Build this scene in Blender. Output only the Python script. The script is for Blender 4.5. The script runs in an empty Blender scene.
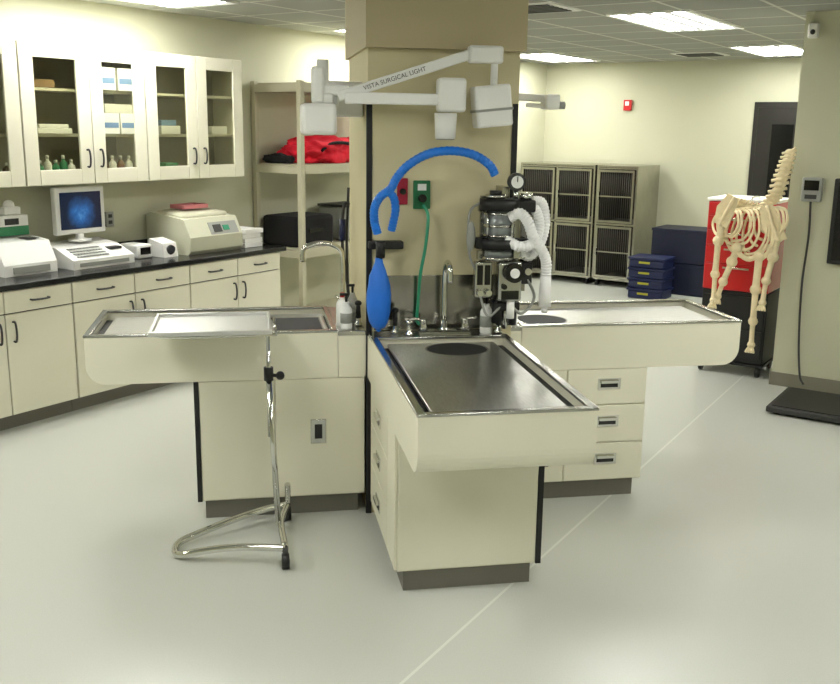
import bpy, bmesh, math, random
from mathutils import Vector, Matrix, noise
random.seed(4)
SC=bpy.context.scene
A=.763
def RW(s,t,z=0.):
    return Vector((s*math.sin(A)+t*math.cos(A), s*math.cos(A)-t*math.sin(A), z))
def col(r,g,b):
    def c(x):
        x/=255.
        return x/12.92 if x<=.04045 else ((x+.055)/1.055)**2.4
    return (c(r),c(g),c(b),1)
# ------------------------------------------------------------ materials
MATS={}
def mat(name,rgb,rough=.5,metal=0.,noise=0.,nscale=8.,bump=0.,bscale=60.,emit=None,es=0.,coat=0.,stretch=None):
    if name in MATS: return MATS[name]
    m=bpy.data.materials.new(name); m.use_nodes=True
    nt=m.node_tree; b=nt.nodes['Principled BSDF']
    c=col(*rgb)
    b.inputs['Base Color'].default_value=c
    b.inputs['Roughness'].default_value=rough
    b.inputs['Metallic'].default_value=metal
    if coat: b.inputs['Coat Weight'].default_value=coat
    if emit: 
        b.inputs['Emission Color'].default_value=col(*emit); b.inputs['Emission Strength'].default_value=es
    tc=nt.nodes.new('ShaderNodeTexCoord'); mp=nt.nodes.new('ShaderNodeMapping')
    nt.links.new(tc.outputs['Object'],mp.inputs['Vector'])
    if stretch: mp.inputs['Scale'].default_value=stretch
    n=nt.nodes.new('ShaderNodeTexNoise'); n.inputs['Scale'].default_value=nscale; n.inputs['Detail'].default_value=3
    nt.links.new(mp.outputs[0],n.inputs['Vector'])
    mx=nt.nodes.new('ShaderNodeMix'); mx.data_type='RGBA'
    k=max(noise,.03)
    mx.inputs[6].default_value=tuple(x*(1-k) for x in c[:3])+(1,)
    mx.inputs[7].default_value=tuple(min(1,x*(1+k)) for x in c[:3])+(1,)
    nt.links.new(n.outputs['Fac'],mx.inputs[0]); nt.links.new(mx.outputs[2],b.inputs['Base Color'])
    if bump:
        n2=nt.nodes.new('ShaderNodeTexNoise'); n2.inputs['Scale'].default_value=bscale
        nt.links.new(mp.outputs[0],n2.inputs['Vector'])
        bp=nt.nodes.new('ShaderNodeBump'); bp.inputs['Strength'].default_value=bump; bp.inputs['Distance'].default_value=.01
        nt.links.new(n2.outputs['Fac'],bp.inputs['Height']); nt.links.new(bp.outputs[0],b.inputs['Normal'])
    MATS[name]=m; return m
cream=mat('cream_laminate',(226,223,203),.36,noise=.03,nscale=3)
creamd=mat('seam_shadow_gap',(70,64,46),.8)
steel=mat('brushed_steel',(190,190,185),.2,1.,noise=.12,nscale=20,stretch=(1,12,1))
panelst=mat('drain_panel_steel',(196,196,191),.3,1.,noise=.28,nscale=26,stretch=(1,9,1))
steeldk=mat('worn_steel',(160,158,150),.2,1.,noise=.2,nscale=14)
alum=mat('satin_tray_metal',(215,215,212),.35,.8,noise=.05)
chrome=mat('chrome',(215,215,210),.1,1.)
toe=mat('grey_kick',(120,117,108),.4,.4)
black=mat('black_rubber',(14,14,15),.5)
holeb=mat('sink_black',(6,6,7),.7)
blackg=mat('black_gloss',(10,10,12),.12)
counterm=mat('black_counter',(18,18,20),.2,noise=.2,nscale=60)
whitep=mat('white_plastic',(232,232,228),.35)
hosew=mat('white_hose',(242,242,242),.4)
greyp=mat('grey_plastic',(150,152,146),.45)
dgrey=mat('dark_grey_plastic',(48,48,47),.5)
beigep=mat('beige_plastic',(198,198,176),.4)
bluep=mat('blue_hose',(20,112,212),.3,noise=.08,nscale=40)
bluebag=mat('blue_bag_rubber',(22,108,210),.5,noise=.15,nscale=14,bump=.4,bscale=18)
bluec=mat('navy_crate',(7,20,66),.5)
blued=mat('dark_navy_bin',(5,13,44),.5)
yel=mat('yellow_slot',(170,165,40),.5)
redm=mat('red_paint',(198,12,24),.3,coat=.3)
redc=mat('red_fabric',(208,12,40),.8,noise=.35,nscale=9,bump=.5,bscale=12)
blackc=mat('black_fabric',(14,13,16),.9,noise=.2)
greenm=mat('green_plate',(14,104,60),.4)
greenh=mat('green_tube',(40,140,105),.4)
plumm=mat('vacuum_plate',(150,14,44),.4)
bone=mat('bone',(232,216,178),.55,noise=.18,nscale=25)
shelfb=mat('beige_shelf_steel',(184,180,156),.45)
kenm=mat('kennel_steel',(190,188,178),.22,1.,noise=.15)
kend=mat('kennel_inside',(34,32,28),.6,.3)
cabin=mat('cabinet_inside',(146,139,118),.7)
kraft=mat('kraft_card',(150,120,84),.8)
pink=mat('pink_tray',(198,120,124),.5)
doorm=mat('dark_door',(30,28,23),.4,noise=.1)
tagw=mat('paper_white',(238,238,234),.7)
greenb=mat('green_box',(60,140,95),.6)
amber=mat('brown_bottle',(90,60,30),.3)
textm=mat('grey_lettering',(80,80,78),.6)
frost=mat('frosted_canister',(130,136,136),.25,.1,noise=.35,nscale=22)
screenm=bpy.data.materials.new('monitor_screen'); screenm.use_nodes=True; nt=screenm.node_tree; b=nt.nodes['Principled BSDF']
b.inputs['Base Color'].default_value=(.005,.008,.015,1); b.inputs['Roughness'].default_value=.15
tc=nt.nodes.new('ShaderNodeTexCoord'); gr=nt.nodes.new('ShaderNodeTexGradient'); gr.gradient_type='SPHERICAL'; mp=nt.nodes.new('ShaderNodeMapping')
mp.inputs['Location'].default_value=(0,0,-1.35); mp.inputs['Scale'].default_value=(6,7,7)
n=nt.nodes.new('ShaderNodeTexNoise'); n.inputs['Scale'].default_value=16; cr=nt.nodes.new('ShaderNodeValToRGB')
cr.color_ramp.elements[0].position=.05; cr.color_ramp.elements[0].color=(.004,.01,.03,1); cr.color_ramp.elements[1].position=.7; cr.color_ramp.elements[1].color=(.2,.5,.85,1)
e=cr.color_ramp.elements.new(.35); e.color=(.02,.12,.35,1)
mm_=nt.nodes.new('ShaderNodeMath'); mm_.operation='MULTIPLY'
nt.links.new(tc.outputs['Object'],mp.inputs[0]); nt.links.new(mp.outputs[0],gr.inputs[0]); nt.links.new(tc.outputs['Object'],n.inputs['Vector'])
nt.links.new(gr.outputs['Fac'],mm_.inputs[0]); nt.links.new(n.outputs['Fac'],mm_.inputs[1]); nt.links.new(mm_.outputs[0],cr.inputs[0]); nt.links.new(cr.outputs[0],b.inputs['Emission Color']); b.inputs['Emission Strength'].default_value=1.
def glassmat(name,tint,g=.12,rough=.03):
    m=bpy.data.materials.new(name); m.use_nodes=True; nt=m.node_tree; nt.nodes.clear()
    o=nt.nodes.new('ShaderNodeOutputMaterial'); t=nt.nodes.new('ShaderNodeBsdfTransparent'); gl=nt.nodes.new('ShaderNodeBsdfGlossy')
    t.inputs[0].default_value=tint; gl.inputs['Roughness'].default_value=rough
    mx=nt.nodes.new('ShaderNodeMixShader'); mx.inputs[0].default_value=g
    nt.links.new(t.outputs[0],mx.inputs[1]); nt.links.new(gl.outputs[0],mx.inputs[2]); nt.links.new(mx.outputs[0],o.inputs[0]); return m
glass=glassmat('cabinet_glass',(.88,.88,.8,1),.06)
# ------------------------------------------------------------ mesh builder
def smoothpath(P,k=6,closed=False):
    P=[Vector(p) for p in P]; n=len(P); out=[]
    rng=n if closed else n-1
    for i in range(rng):
        p1=P[i];p2=P[(i+1)%n]
        p0=P[(i-1)%n] if (closed or i>0) else p1*2-p2
        p3=P[(i+2)%n] if (closed or i+2<n) else p2*2-p1
        for j in range(k):
            t=j/k
            out.append(.5*((2*p1)+(p2-p0)*t+(2*p0-5*p1+4*p2-p3)*t*t+(3*p1-p0-3*p2+p3)*t**3))
    if not closed: out.append(P[-1])
    return out
class M:
    def __init__(s,*mats): s.bm=bmesh.new(); s.mats=mats; s.mi=0
    def m(s,i): s.mi=i; return s
    def _f(s,vs,smooth=False):
        try: f=s.bm.faces.new(vs)
        except ValueError: return None
        f.material_index=s.mi; f.smooth=smooth; return f
    def box(s,x0,x1,y0,y1,z0,z1,bev=0,rot=None,seg=2):
        x0,x1=sorted((x0,x1));y0,y1=sorted((y0,y1));z0,z1=sorted((z0,z1))
        v=[s.bm.verts.new((x,y,z)) for x in (x0,x1) for y in (y0,y1) for z in (z0,z1)]
        fs=[s._f([v[i] for i in q]) for q in ((0,1,3,2),(4,6,7,5),(0,4,5,1),(2,3,7,6),(0,2,6,4),(1,5,7,3))]
        if bev:
            es=list({e for f in fs for e in f.edges})
            r=bmesh.ops.bevel(s.bm,geom=es,offset=bev,segments=seg,affect='EDGES',profile=.5)
            for f in r['faces']: f.material_index=s.mi; f.smooth=True
            v=list({vv for f in list(r['faces'])+[f for f in fs if f.is_valid] for vv in f.verts})
        if rot:
            c=Vector(((x0+x1)/2,(y0+y1)/2,(z0+z1)/2)) if len(rot)==2 else Vector(rot[2])
            R=Matrix.Rotation(rot[0],4,rot[1])
            for q in v: q.co=R@(q.co-c)+c
        return s
    def prism(s,pts,ext,smooth=False):
        ext=Vector(ext); a=[s.bm.verts.new(p) for p in pts]; b=[s.bm.verts.new(Vector(p)+ext) for p in pts]
        n=len(a)
        s._f(a[::-1]); s._f(b)
        for i in range(n): s._f([a[i],a[(i+1)%n],b[(i+1)%n],b[i]],smooth)
        bmesh.ops.recalc_face_normals(s.bm,faces=list({f for v in a+b for f in v.link_faces}))
        return s
    def tube(s,P,r,n=10,closed=False,k=6,smooth=True,raw=False,cap=True):
        pts=[Vector(p) for p in P] if raw else smoothpath(P,k,closed)
        N=len(pts); rings=[]; up=None
        for i,p in enumerate(pts):
            if closed: d=pts[(i+1)%N]-pts[i-1]
            else: d=pts[min(i+1,N-1)]-pts[max(i-1,0)]
            if d.length<1e-9: d=Vector((0,0,1))
            d.normalize()
            if up is None:
                up=Vector((0,0,1)) if abs(d.z)<.9 else Vector((1,0,0))
            x=d.cross(up)
            if x.length<1e-6: x=d.orthogonal()
            x.normalize(); y=x.cross(d).normalized(); up=y
            rr=r(i/(N-1)) if callable(r) else r
            rings.append([s.bm.verts.new(p+(x*math.cos(2*math.pi*j/n)+y*math.sin(2*math.pi*j/n))*rr) for j in range(n)])
        for i in range(N if closed else N-1):
            a=rings[i];b=rings[(i+1)%N]
            for j in range(n): s._f([a[j],a[(j+1)%n],b[(j+1)%n],b[j]],smooth)
        if cap and not closed: s._f(rings[0][::-1]); s._f(rings[-1])
        return s
    def cyl(s,p0,p1,r,r1=None,n=20):
        r1=r if r1 is None else r1
        return s.tube([p0,p1],lambda t:r+(r1-r)*t,n,raw=True)
    def lathe(s,prof,c=(0,0,0),n=24,axis='z'):
        rings=[]
        for (r,h) in prof:
            ring=[]
            for j in range(n):
                a=2*math.pi*j/n; x,y=r*math.cos(a),r*math.sin(a)
                p=(x,y,h) if axis=='z' else ((x,h,y) if axis=='y' else (h,x,y))
                ring.append(s.bm.verts.new(Vector(p)+Vector(c)))
            rings.append(ring)
        fs=[]
        for a,b in zip(rings[:-1],rings[1:]):
            for j in range(n): fs.append(s._f([a[j],a[(j+1)%n],b[(j+1)%n],b[j]],True))
        fs.append(s._f(rings[0][::-1])); fs.append(s._f(rings[-1]))
        bmesh.ops.recalc_face_normals(s.bm,faces=[f for f in fs if f])
        return s
    def sph(s,c,rx,ry=None,rz=None,n=16,rot=None):
        ry=rx if ry is None else ry; rz=rx if rz is None else rz
        r=bmesh.ops.create_uvsphere(s.bm,u_segments=n,v_segments=max(6,n//2),radius=1)
        mt=Matrix.Translation(c)@(Matrix.Rotation(rot[0],4,rot[1]) if rot else Matrix.Identity(4))@Matrix.Diagonal((rx,ry,rz,1))
        for v in r['verts']:
            v.co=mt@v.co
            for f in v.link_faces: f.smooth=True; f.material_index=s.mi
        return s
    def fin(s,name,parent=None,label=None,loc=None,rz=0):
        me=bpy.data.meshes.new(name); 
        s.bm.to_mesh(me); s.bm.free()
        for x in s.mats: me.materials.append(x)
        o=bpy.data.objects.new(name,me); SC.collection.objects.link(o)
        if parent: o.parent=parent
        if loc is not None: o.location=loc
        if rz: o.rotation_euler=(0,0,rz)
        if label: o['label']=label
        return o
def thing(name,label,cat,loc=(0,0,0),rz=0,group=None):
    o=bpy.data.objects.new(name,None); o.empty_display_size=.1; SC.collection.objects.link(o)
    o.location=loc; o.rotation_euler=(0,0,rz); o['label']=label; o['category']=cat
    if group: o['group']=group
    return o
def tag(o,label,cat,group=None):
    o['label']=label;o['category']=cat
    if group: o['group']=group
    return o
def room(name,label,cat,s,t,z=0,group=None): return thing(name,label,cat,RW(s,t,z),-A,group)
def struct(o): o['kind']='structure'; return o
# ------------------------------------------------------------ room shell (local x = t, local y = s)
H=2.68; S0,S1=-5.2,8.4; T0,T1=-2.81,5.2; BS=4.05; BT=1.33
wallm=mat('cream_wall_paint',(192,192,168),.75,noise=.02,nscale=2,bump=.04,bscale=150)
tanm=mat('cream_pillar_paint',(204,195,158),.7,noise=.02,nscale=2,bump=.04,bscale=150)
soffm=mat('tan_soffit_paint',(180,168,134),.7,noise=.02,nscale=2,bump=.04,bscale=150)
basem=mat('grey_cove_base',(122,118,104),.6)
fm=mat('vinyl_floor',(190,192,184),.3,noise=.08,nscale=160)
nt=fm.node_tree; b=nt.nodes['Principled BSDF']
src=b.inputs['Base Color'].links[0].from_socket
tc=[n for n in nt.nodes if n.type=='TEX_COORD'][0]
sp=nt.nodes.new('ShaderNodeSeparateXYZ'); nt.links.new(tc.outputs['Object'],sp.inputs[0])
def math_(op,a,bb):
    n=nt.nodes.new('ShaderNodeMath'); n.operation=op
    for i,q in enumerate((a,bb)):
        if q is None: continue
        if isinstance(q,(int,float)): n.inputs[i].default_value=q
        else: nt.links.new(q,n.inputs[i])
    return n.outputs[0]
ln=math_('ABSOLUTE',math_('SUBTRACT',math_('ADD',sp.outputs[0],math_('MULTIPLY',sp.outputs[1],.045)),1.28),None)
msk=math_('MULTIPLY',math_('LESS_THAN',ln,.006),.45)
mf=nt.nodes.new('ShaderNodeMix'); mf.data_type='RGBA'; nt.links.new(msk,mf.inputs[0]); nt.links.new(src,mf.inputs[6]); mf.inputs[7].default_value=col(232,234,222)
nt.links.new(mf.outputs[2],b.inputs['Base Color'])
cm=bpy.data.materials.new('ceiling_tiles'); cm.use_nodes=True; nt=cm.node_tree; b=nt.nodes['Principled BSDF']; b.inputs['Roughness'].default_value=.9
tc=nt.nodes.new('ShaderNodeTexCoord'); br=nt.nodes.new('ShaderNodeTexBrick'); br.offset=0; br.squash=1
br.inputs['Scale'].default_value=1; br.inputs['Mortar Size'].default_value=.014; br.inputs['Brick Width'].default_value=.61; br.inputs['Row Height'].default_value=.61
br.inputs['Color1'].default_value=col(158,160,152); br.inputs['Color2'].default_value=col(150,152,144); br.inputs['Mortar'].default_value=col(205,206,196)
nt.links.new(tc.outputs['Object'],br.inputs['Vector']); nt.links.new(br.outputs['Color'],b.inputs['Base Color'])
def shell(name,m,x0,x1,y0,y1,z0,z1):
    return struct(M(m).box(x0,x1,y0,y1,z0,z1).fin(name,loc=(0,0,0),rz=-A))
shell('floor',fm,T0-.1,T1+.1,S0-.1,S1+.1,-.1,0)
shell('ceiling',cm,T0-.1,T1+.1,S0-.1,S1+.1,H,H+.1)
shell('wall_left',wallm,T0-.1,T0,S0-.1,S1+.1,0,H)
shell('wall_back',wallm,T0-.1,T1+.1,S1,S1+.1,0,H)
shell('wall_right',wallm,T1,T1+.1,S0-.1,S1+.1,0,H)
shell('wall_front',wallm,T0-.1,T1+.1,S0-.1,S0,0,H)
shell('wall_alcove',wallm,BT,T1,BS,S1,0,H)
shell('baseboard_alcove',basem,BT-.012,T1,BS-.012,BS,0,.1)
shell('baseboard_back',basem,T0,BT,S1-.012,S1,0,.1)
shell('baseboard_left',basem,T0,T0+.012,4.4,S1,0,.1)
PX0,PX1,PY0,PY1=.44,1.14,-.02,.78
struct(M(tanm).box(PX0,PX1,PY0,PY1,0,H).fin('wall_pillar'))
struct(M(soffm).box(PX0-.015,PX1+.015,PY0-.05,PY1+.05,2.2,H).fin('trim_1'))
for i,(x,y) in enumerate(((PX0,PY0),(PX1-.022,PY0))):
    struct(M(black).box(x-.006,x+.02,y-.006,y+.012,.0 if i==0 else .93,1.97).fin('trim_%d'%(i+2)))
dm=M(doorm,blackg,steel)
dm.box(-.12,.9,S1-.03,S1,0,2.2); dm.box(-.07,.85,S1-.045,S1-.03,.02,2.14,.004)
dm.m(1).box(.1,.34,S1-.052,S1-.045,.3,1.95); dm.m(2).cyl((.02,S1-.05,1.0),(.02,S1-.1,1.0),.02)
struct(dm.fin('door_1',rz=-A))
# ------------------------------------------------------------ ceiling lights & vents
pan=bpy.data.materials.new('troffer_lens'); pan.use_nodes=True; nt=pan.node_tree; b=nt.nodes['Principled BSDF']
tc=nt.nodes.new('ShaderNodeTexCoord'); br=nt.nodes.new('ShaderNodeTexBrick'); br.offset=0
br.inputs['Scale'].default_value=1; br.inputs['Mortar Size'].default_value=.03; br.inputs['Mortar Smooth'].default_value=0; br.inputs['Brick Width'].default_value=.145; br.inputs['Row Height'].default_value=.187
br.inputs['Color1'].default_value=(1,.99,.93,1);br.inputs['Color2'].default_value=(1,.99,.93,1);br.inputs['Mortar'].default_value=(.008,.008,.008,1)
nt.links.new(tc.outputs['Object'],br.inputs['Vector']); nt.links.new(br.outputs['Color'],b.inputs['Emission Color']); b.inputs['Emission Strength'].default_value=47
for s in (-2.7,.45,3.55,6.6):
    for t in (-2.5,.05,2.7):
        if t>1 and s>3: continue
        L=room('ceiling_light','recessed fluorescent troffer with a gridded lens in the tiled ceiling','ceiling light',s,t,H,'fluorescent ceiling troffers')
        f=M(whitep)
        f.box(0,.62,0,.02,-.012,0);f.box(0,.62,1.33,1.35,-.012,0);f.box(0,.02,.02,1.33,-.012,0);f.box(.6,.62,.02,1.33,-.012,0)
        f.fin('frame',L)
        M(pan).box(.02,.6,.02,1.33,-.006,0).fin('lens',L,'glowing white gridded lens')
for s,t in ((2.75,-.5),(7.2,-.75)):
    L=room('ceiling_vent','square slatted air vent set in the tiled ceiling','vent',s,t,H)
    f=M(whitep,black); f.box(0,.5,0,.5,-.008,0)
    for i in range(6): f.m(1).box(.05,.45,.05+i*.07,.09+i*.07,-.014,-.008)
    f.fin('grille',L)
# ------------------------------------------------------------ wall cabinets
def bowpull(parent,p,axis,L=.1,m=None,out=(1,0,0)):
    out=Vector(out); ax=Vector(axis); p=Vector(p)
    q=[p-ax*L/2,p-ax*L/2+out*.022,p-ax*L/5+out*.032,p+ax*L/5+out*.032,p+ax*L/2+out*.022,p+ax*L/2]
    M(m or dgrey).tube(q,.0065,8,k=3).fin('handle',parent,'slim dark bow handle')
ZB,ZT=1.457,2.353
def wallcab(s0,s1,label,mid=.5):
    c=room('wall_cabinet',label,'cabinet',s0,T0,ZB); W=s1-s0; D=.3; h=ZT-ZB
    b=M(cream,cabin)
    b.box(0,D,0,.018,0,h).box(0,D,W-.018,W,0,h).box(0,D,.018,W-.018,0,.02).box(0,D,.018,W-.018,h-.02,h)
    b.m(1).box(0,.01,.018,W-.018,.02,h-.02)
    b.fin('body',c)
    for z in (.31,.6): M(cream).box(.012,D-.03,.02,W-.02,z,z+.018).fin('shelf',c)
    for i in (0,1):
        y0=(.003,W*mid+.003)[i]; y1=(W*mid-.003,W-.003)[i]; st=.1
        d=M(cream); x0,x1=D+.001,D+.021
        d.box(x0,x1,y0,y0+st,.003,h-.003,.003).box(x0,x1,y1-st,y1,.003,h-.003,.003)
        d.box(x0,x1,y0+st,y1-st,.003,.1,.003).box(x0,x1,y0+st,y1-st,h-.095,h-.003,.003)
        do=d.fin('door',c,'cream framed door with a glass panel')
        M(glass).box(x0+.006,x0+.01,y0+st,y1-st,.1,h-.095).fin('glass_pane',do,'clear glass pane')
        bowpull(do,(x1,(y1-.05) if i==0 else (y0+.05),.17),(0,0,1),.11)
    return c
wallcab(-.5,.465,'cream wall cabinet with glass doors above the white analyzer')
wallcab(.47,1.455,'cream wall cabinet with glass doors holding boxes and bottles',.53)
wallcab(1.46,2.43,'cream wall cabinet with glass doors beside the metal shelving')
def cbox(s,t,z,ws,wt,h,m,name='carton',label='small white supply carton on a cabinet shelf',cat='box',band=None,grp='supplies inside the wall cabinets'):
    o=M(m,band or m).box(-wt/2,wt/2,-ws/2,ws/2,0,h,.003)
    if band: o.m(1).box(wt/2,wt/2+.001,-ws/2+.01,ws/2-.01,h*.3,h*.55)
    return tag(o.fin(name,loc=RW(s,t,z),rz=-A),label,cat,grp)
def bottle(loc,r,h,m,capm,label,cat='bottle',grp=None,name='bottle'):
    c=thing(name,label,cat,loc,0,grp)
    M(m).lathe([(r*.9,0),(r,.008),(r,h*.62),(r*.85,h*.72),(r*.35,h*.8),(r*.35,h*.86)]).fin('bottle_body',c)
    M(capm).lathe([(r*.42,h*.86),(r*.42,h*.98),(r*.3,h)]).fin('cap',c,'screw cap')
    return c
z1=ZB+.021; z2=ZB+.329; z3=ZB+.619
bl=mat('pale_blue_print',(120,150,180),.6)
cbox(1.15,-2.6,z3,.13,.2,.15,tagw,band=bl); cbox(1.3,-2.6,z3,.13,.2,.15,tagw,band=bl)
for s in (1.16,1.31): cbox(s,-2.6,z2,.14,.2,.14,tagw,band=bl)
cbox(1.24,-2.6,z2+.141,.24,.18,.06,tagw)
cbox(.72,-2.6,z2,.26,.18,.035,tagw); cbox(.72,-2.6,z2+.036,.22,.16,.025,tagw)
cbox(.68,-2.62,z3,.16,.16,.05,kraft,label='flat brown card box on a cabinet shelf')
cbox(1.7,-2.6,z2,.18,.18,.06,tagw); cbox(1.7,-2.6,z2+.061,.14,.14,.04,bl,label='pale blue folded pack on a cabinet shelf')
cbox(1.72,-2.62,z1,.12,.16,.1,greenb,label='green supply box on the lowest cabinet shelf'); cbox(2.2,-2.62,z1,.16,.16,.07,kraft,label='flat brown card box on a cabinet shelf')
cbox(2.2,-2.6,z2,.16,.16,.06,tagw)
cbox(.2,-2.6,z2,.2,.18,.12,tagw,band=greenb); cbox(.2,-2.6,z3,.2,.18,.1,kraft,label='flat brown card box on a cabinet shelf')
for i,s in enumerate((.62,.68,.74,.8,.86)):
    bottle(RW(s,-2.56,z1),.026,.14+.03*(i%2),(greenb,tagw,greenb)[i%3],whitep,('green','white','green')[i%3]+' reagent bottle on the lowest cabinet shelf',grp='bottles in the wall cabinet')
for i,s in enumerate((1.13,1.2,1.27,1.34)):
    bottle(RW(s,-2.56,z1),.026,.16,(amber,tagw)[i%2],whitep,('brown','white')[i%2]+' reagent bottle on the lowest cabinet shelf',grp='bottles in the wall cabinet')
for i,s in enumerate((.1,.17,.24,.31,.38)):
    bottle(RW(s,-2.56,z1),.025,.13,(amber,greenb)[i%2],whitep,('brown','green')[i%2]+' reagent bottle on the lowest cabinet shelf',grp='bottles in the wall cabinet')
# ------------------------------------------------------------ base cabinets along the wall
def basecab(s0,s1,label):
    c=room('base_cabinet',label,'cabinet',s0,T0); W=s1-s0; D=.6
    M(cream,toe).box(0,D,0,W,.1,.873).m(1).box(0,D-.06,0,W,0,.1).fin('body',c)
    for i in (0,1):
        y0=i*W/2+.004;y1=(i+1)*W/2-.004
        dr=M(cream).box(D+.001,D+.021,y0,y1,.735,.868,.003).fin('drawer',c)
        bowpull(dr,(D+.021,(y0+y1)/2,.8),(0,1,0),.12)
        do=M(cream).box(D+.001,D+.021,y0,y1,.105,.727,.003).fin('door',c)
        bowpull(do,(D+.021,(y1-.045) if i==0 else (y0+.045),.62),(0,0,1),.12)
    M(creamd).box(D-.002,D+.0005,.002,W-.002,.102,.87).fin('gap_shade_sheet',c)  # dark sheet behind the fronts, shade of the door gaps painted as colour
basecab(-.43,.528,'cream base cabinet with two drawers under the black counter')
basecab(.532,1.528,'cream base cabinet below the lab analyzers')
basecab(1.532,2.5,'cream base cabinet at the shelving end of the counter')
o=room('worktop','long black laminate worktop with low backsplash','worktop',0,T0+.003)
M(counterm).box(0,.642,-.9,2.55,.875,.91,.004).fin('counter_slab',o); M(counterm).box(0,.02,-.9,2.55,.911,1.0).fin('splash_strip',o)
CZ=.911
o=room('lab_analyzer','white boxy benchtop analyzer with sloped front','lab machine',.22,-2.76,CZ)
M(whitep).prism([(0,0,0),(.34,0,0),(.34,0,.07),(.27,0,.2),(.0,0,.23)],(0,.38,0)).fin('housing',o)
M(greyp).box(.3405,.35,.06,.32,.015,.055).fin('slot_panel',o)
M(dgrey).box(.2,.3,.25,.34,.0,.004).fin('keypad',o).location=(-.06,-.01,.212)
o=room('lab_analyzer','wide low white analyzer with a sloping key panel','lab machine',.68,-2.74,CZ)
M(whitep).prism([(0,0,0),(.38,0,0),(.38,0,.06),(.2,0,.13),(.0,0,.15)],(0,.5,0)).fin('housing',o)
p=M(greyp,dgrey)
for i in range(4):
    for j in range(10):
        x=.23+i*.035; p.box(x,x+.024,.06+j*.025,.08+j*.025,.13-(x-.2)*.39-.002,.13-(x-.2)*.39+.004)
p.m(1).box(.23,.3,.36,.46,.098,.114)
p.fin('keypad',o,'rows of small grey keys')
M(greyp).box(.3805,.386,.05,.45,.015,.04).fin('slot_panel',o)
o=room('monitor','small white monitor showing a blue picture, on the analyzer','monitor',.95,-2.64,CZ+.152)
M(whitep).box(-.02,.03,-.2,.2,.05,.37,.01).fin('casing',o)
M(whitep).lathe([(.08,0),(.078,.012),(.03,.02),(.028,.06)]).fin('foot',o)
M(screenm).box(.031,.034,-.165,.165,.085,.335).fin('screen',o,'dark screen with a glowing blue image')
o=room('glove_box','white and green glove box on top of the analyzer','box',.44,-2.72,CZ+.228)
M(tagw,greenb).box(-.02,.08,-.12,.12,0,.13,.003).m(1).box(.0801,.0815,-.12,.12,0,.06).fin('carton',o); M(dgrey).box(.0802,.083,-.05,.05,.07,.11).fin('opening',o)
o=room('tissue_box','white tissue pack resting on the glove box','tissue box',.46,-2.7,CZ+.36)
M(tagw,greenb).box(-.03,.05,-.06,.06,0,.05,.008).fin('carton',o); M(tagw).sph((.01,0,.06),.03,.04,.035,10).fin('tissue',o)
o=room('label_printer','small white desktop printer with black front','printer',1.3,-2.66,CZ)
M(whitep).box(0,.2,0,.13,0,.1,.012).fin('housing',o); M(blackg).box(.2005,.204,.02,.11,.03,.08).fin('front_panel',o)
o=room('heat_block','small white box device with a dark round port','lab machine',1.47,-2.56,CZ)
M(whitep).prism([(0,0,0),(.18,0,0),(.16,0,.1),(.02,0,.13)],(0,.13,0)).fin('housing',o); M(blackg).cyl((.165,.065,.055),(.185,.065,.05),.035).fin('port',o)
o=room('centrifuge','beige benchtop centrifuge with a rounded lid and control panel','centrifuge',1.66,-2.78,CZ)
M(beigep).prism([(0,0,0),(.44,0,0),(.47,0,.03),(.47,0,.13),(.4,0,.26),(.05,0,.3),(0,0,.28)],(0,.54,0)).fin('housing',o)
M(beigep).box(.06,.36,.04,.5,.255,.305,.02,rot=(math.radians(4),'Y')).fin('lid',o,'raised rounded lid')
M(greyp,dgrey,greenh).box(.435,.444,.22,.51,.13,.23,rot=(math.radians(-28),'Y')).m(1).box(.441,.449,.26,.34,.15,.21,rot=(math.radians(-28),'Y')).m(2).box(.441,.449,.36,.42,.16,.2,rot=(math.radians(-28),'Y')).fin('control_panel',o)
o=room('tray','shallow pink tray lying on the centrifuge lid','tray',1.93,-2.6,CZ+.32)
M(pink).box(-.08,.08,-.12,.12,0,.006).box(-.08,-.07,-.12,.12,.006,.03).box(.07,.08,-.12,.12,.006,.03).box(-.07,.07,-.12,-.11,.006,.03).box(-.07,.07,.11,.12,.006,.03).fin('tray_body',o)
for i in range(4):
    cbox(2.35+.01*(i%2),-2.45-.01*(i%3),CZ+i*.036,.2,.24,.034,tagw,'paper_pack','white flat pack stacked on the counter end','paper',grp='paper packs on the counter')
o=room('wall_outlet','grey outlet box on the wall above the counter','outlet',1.3,T0+.001,1.12); M(greyp).box(0,.02,0,.07,0,.11,.004).fin('plate',o); M(dgrey).box(.02,.024,.02,.05,.02,.045).box(.02,.024,.02,.05,.065,.09).fin('socket',o)
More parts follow.
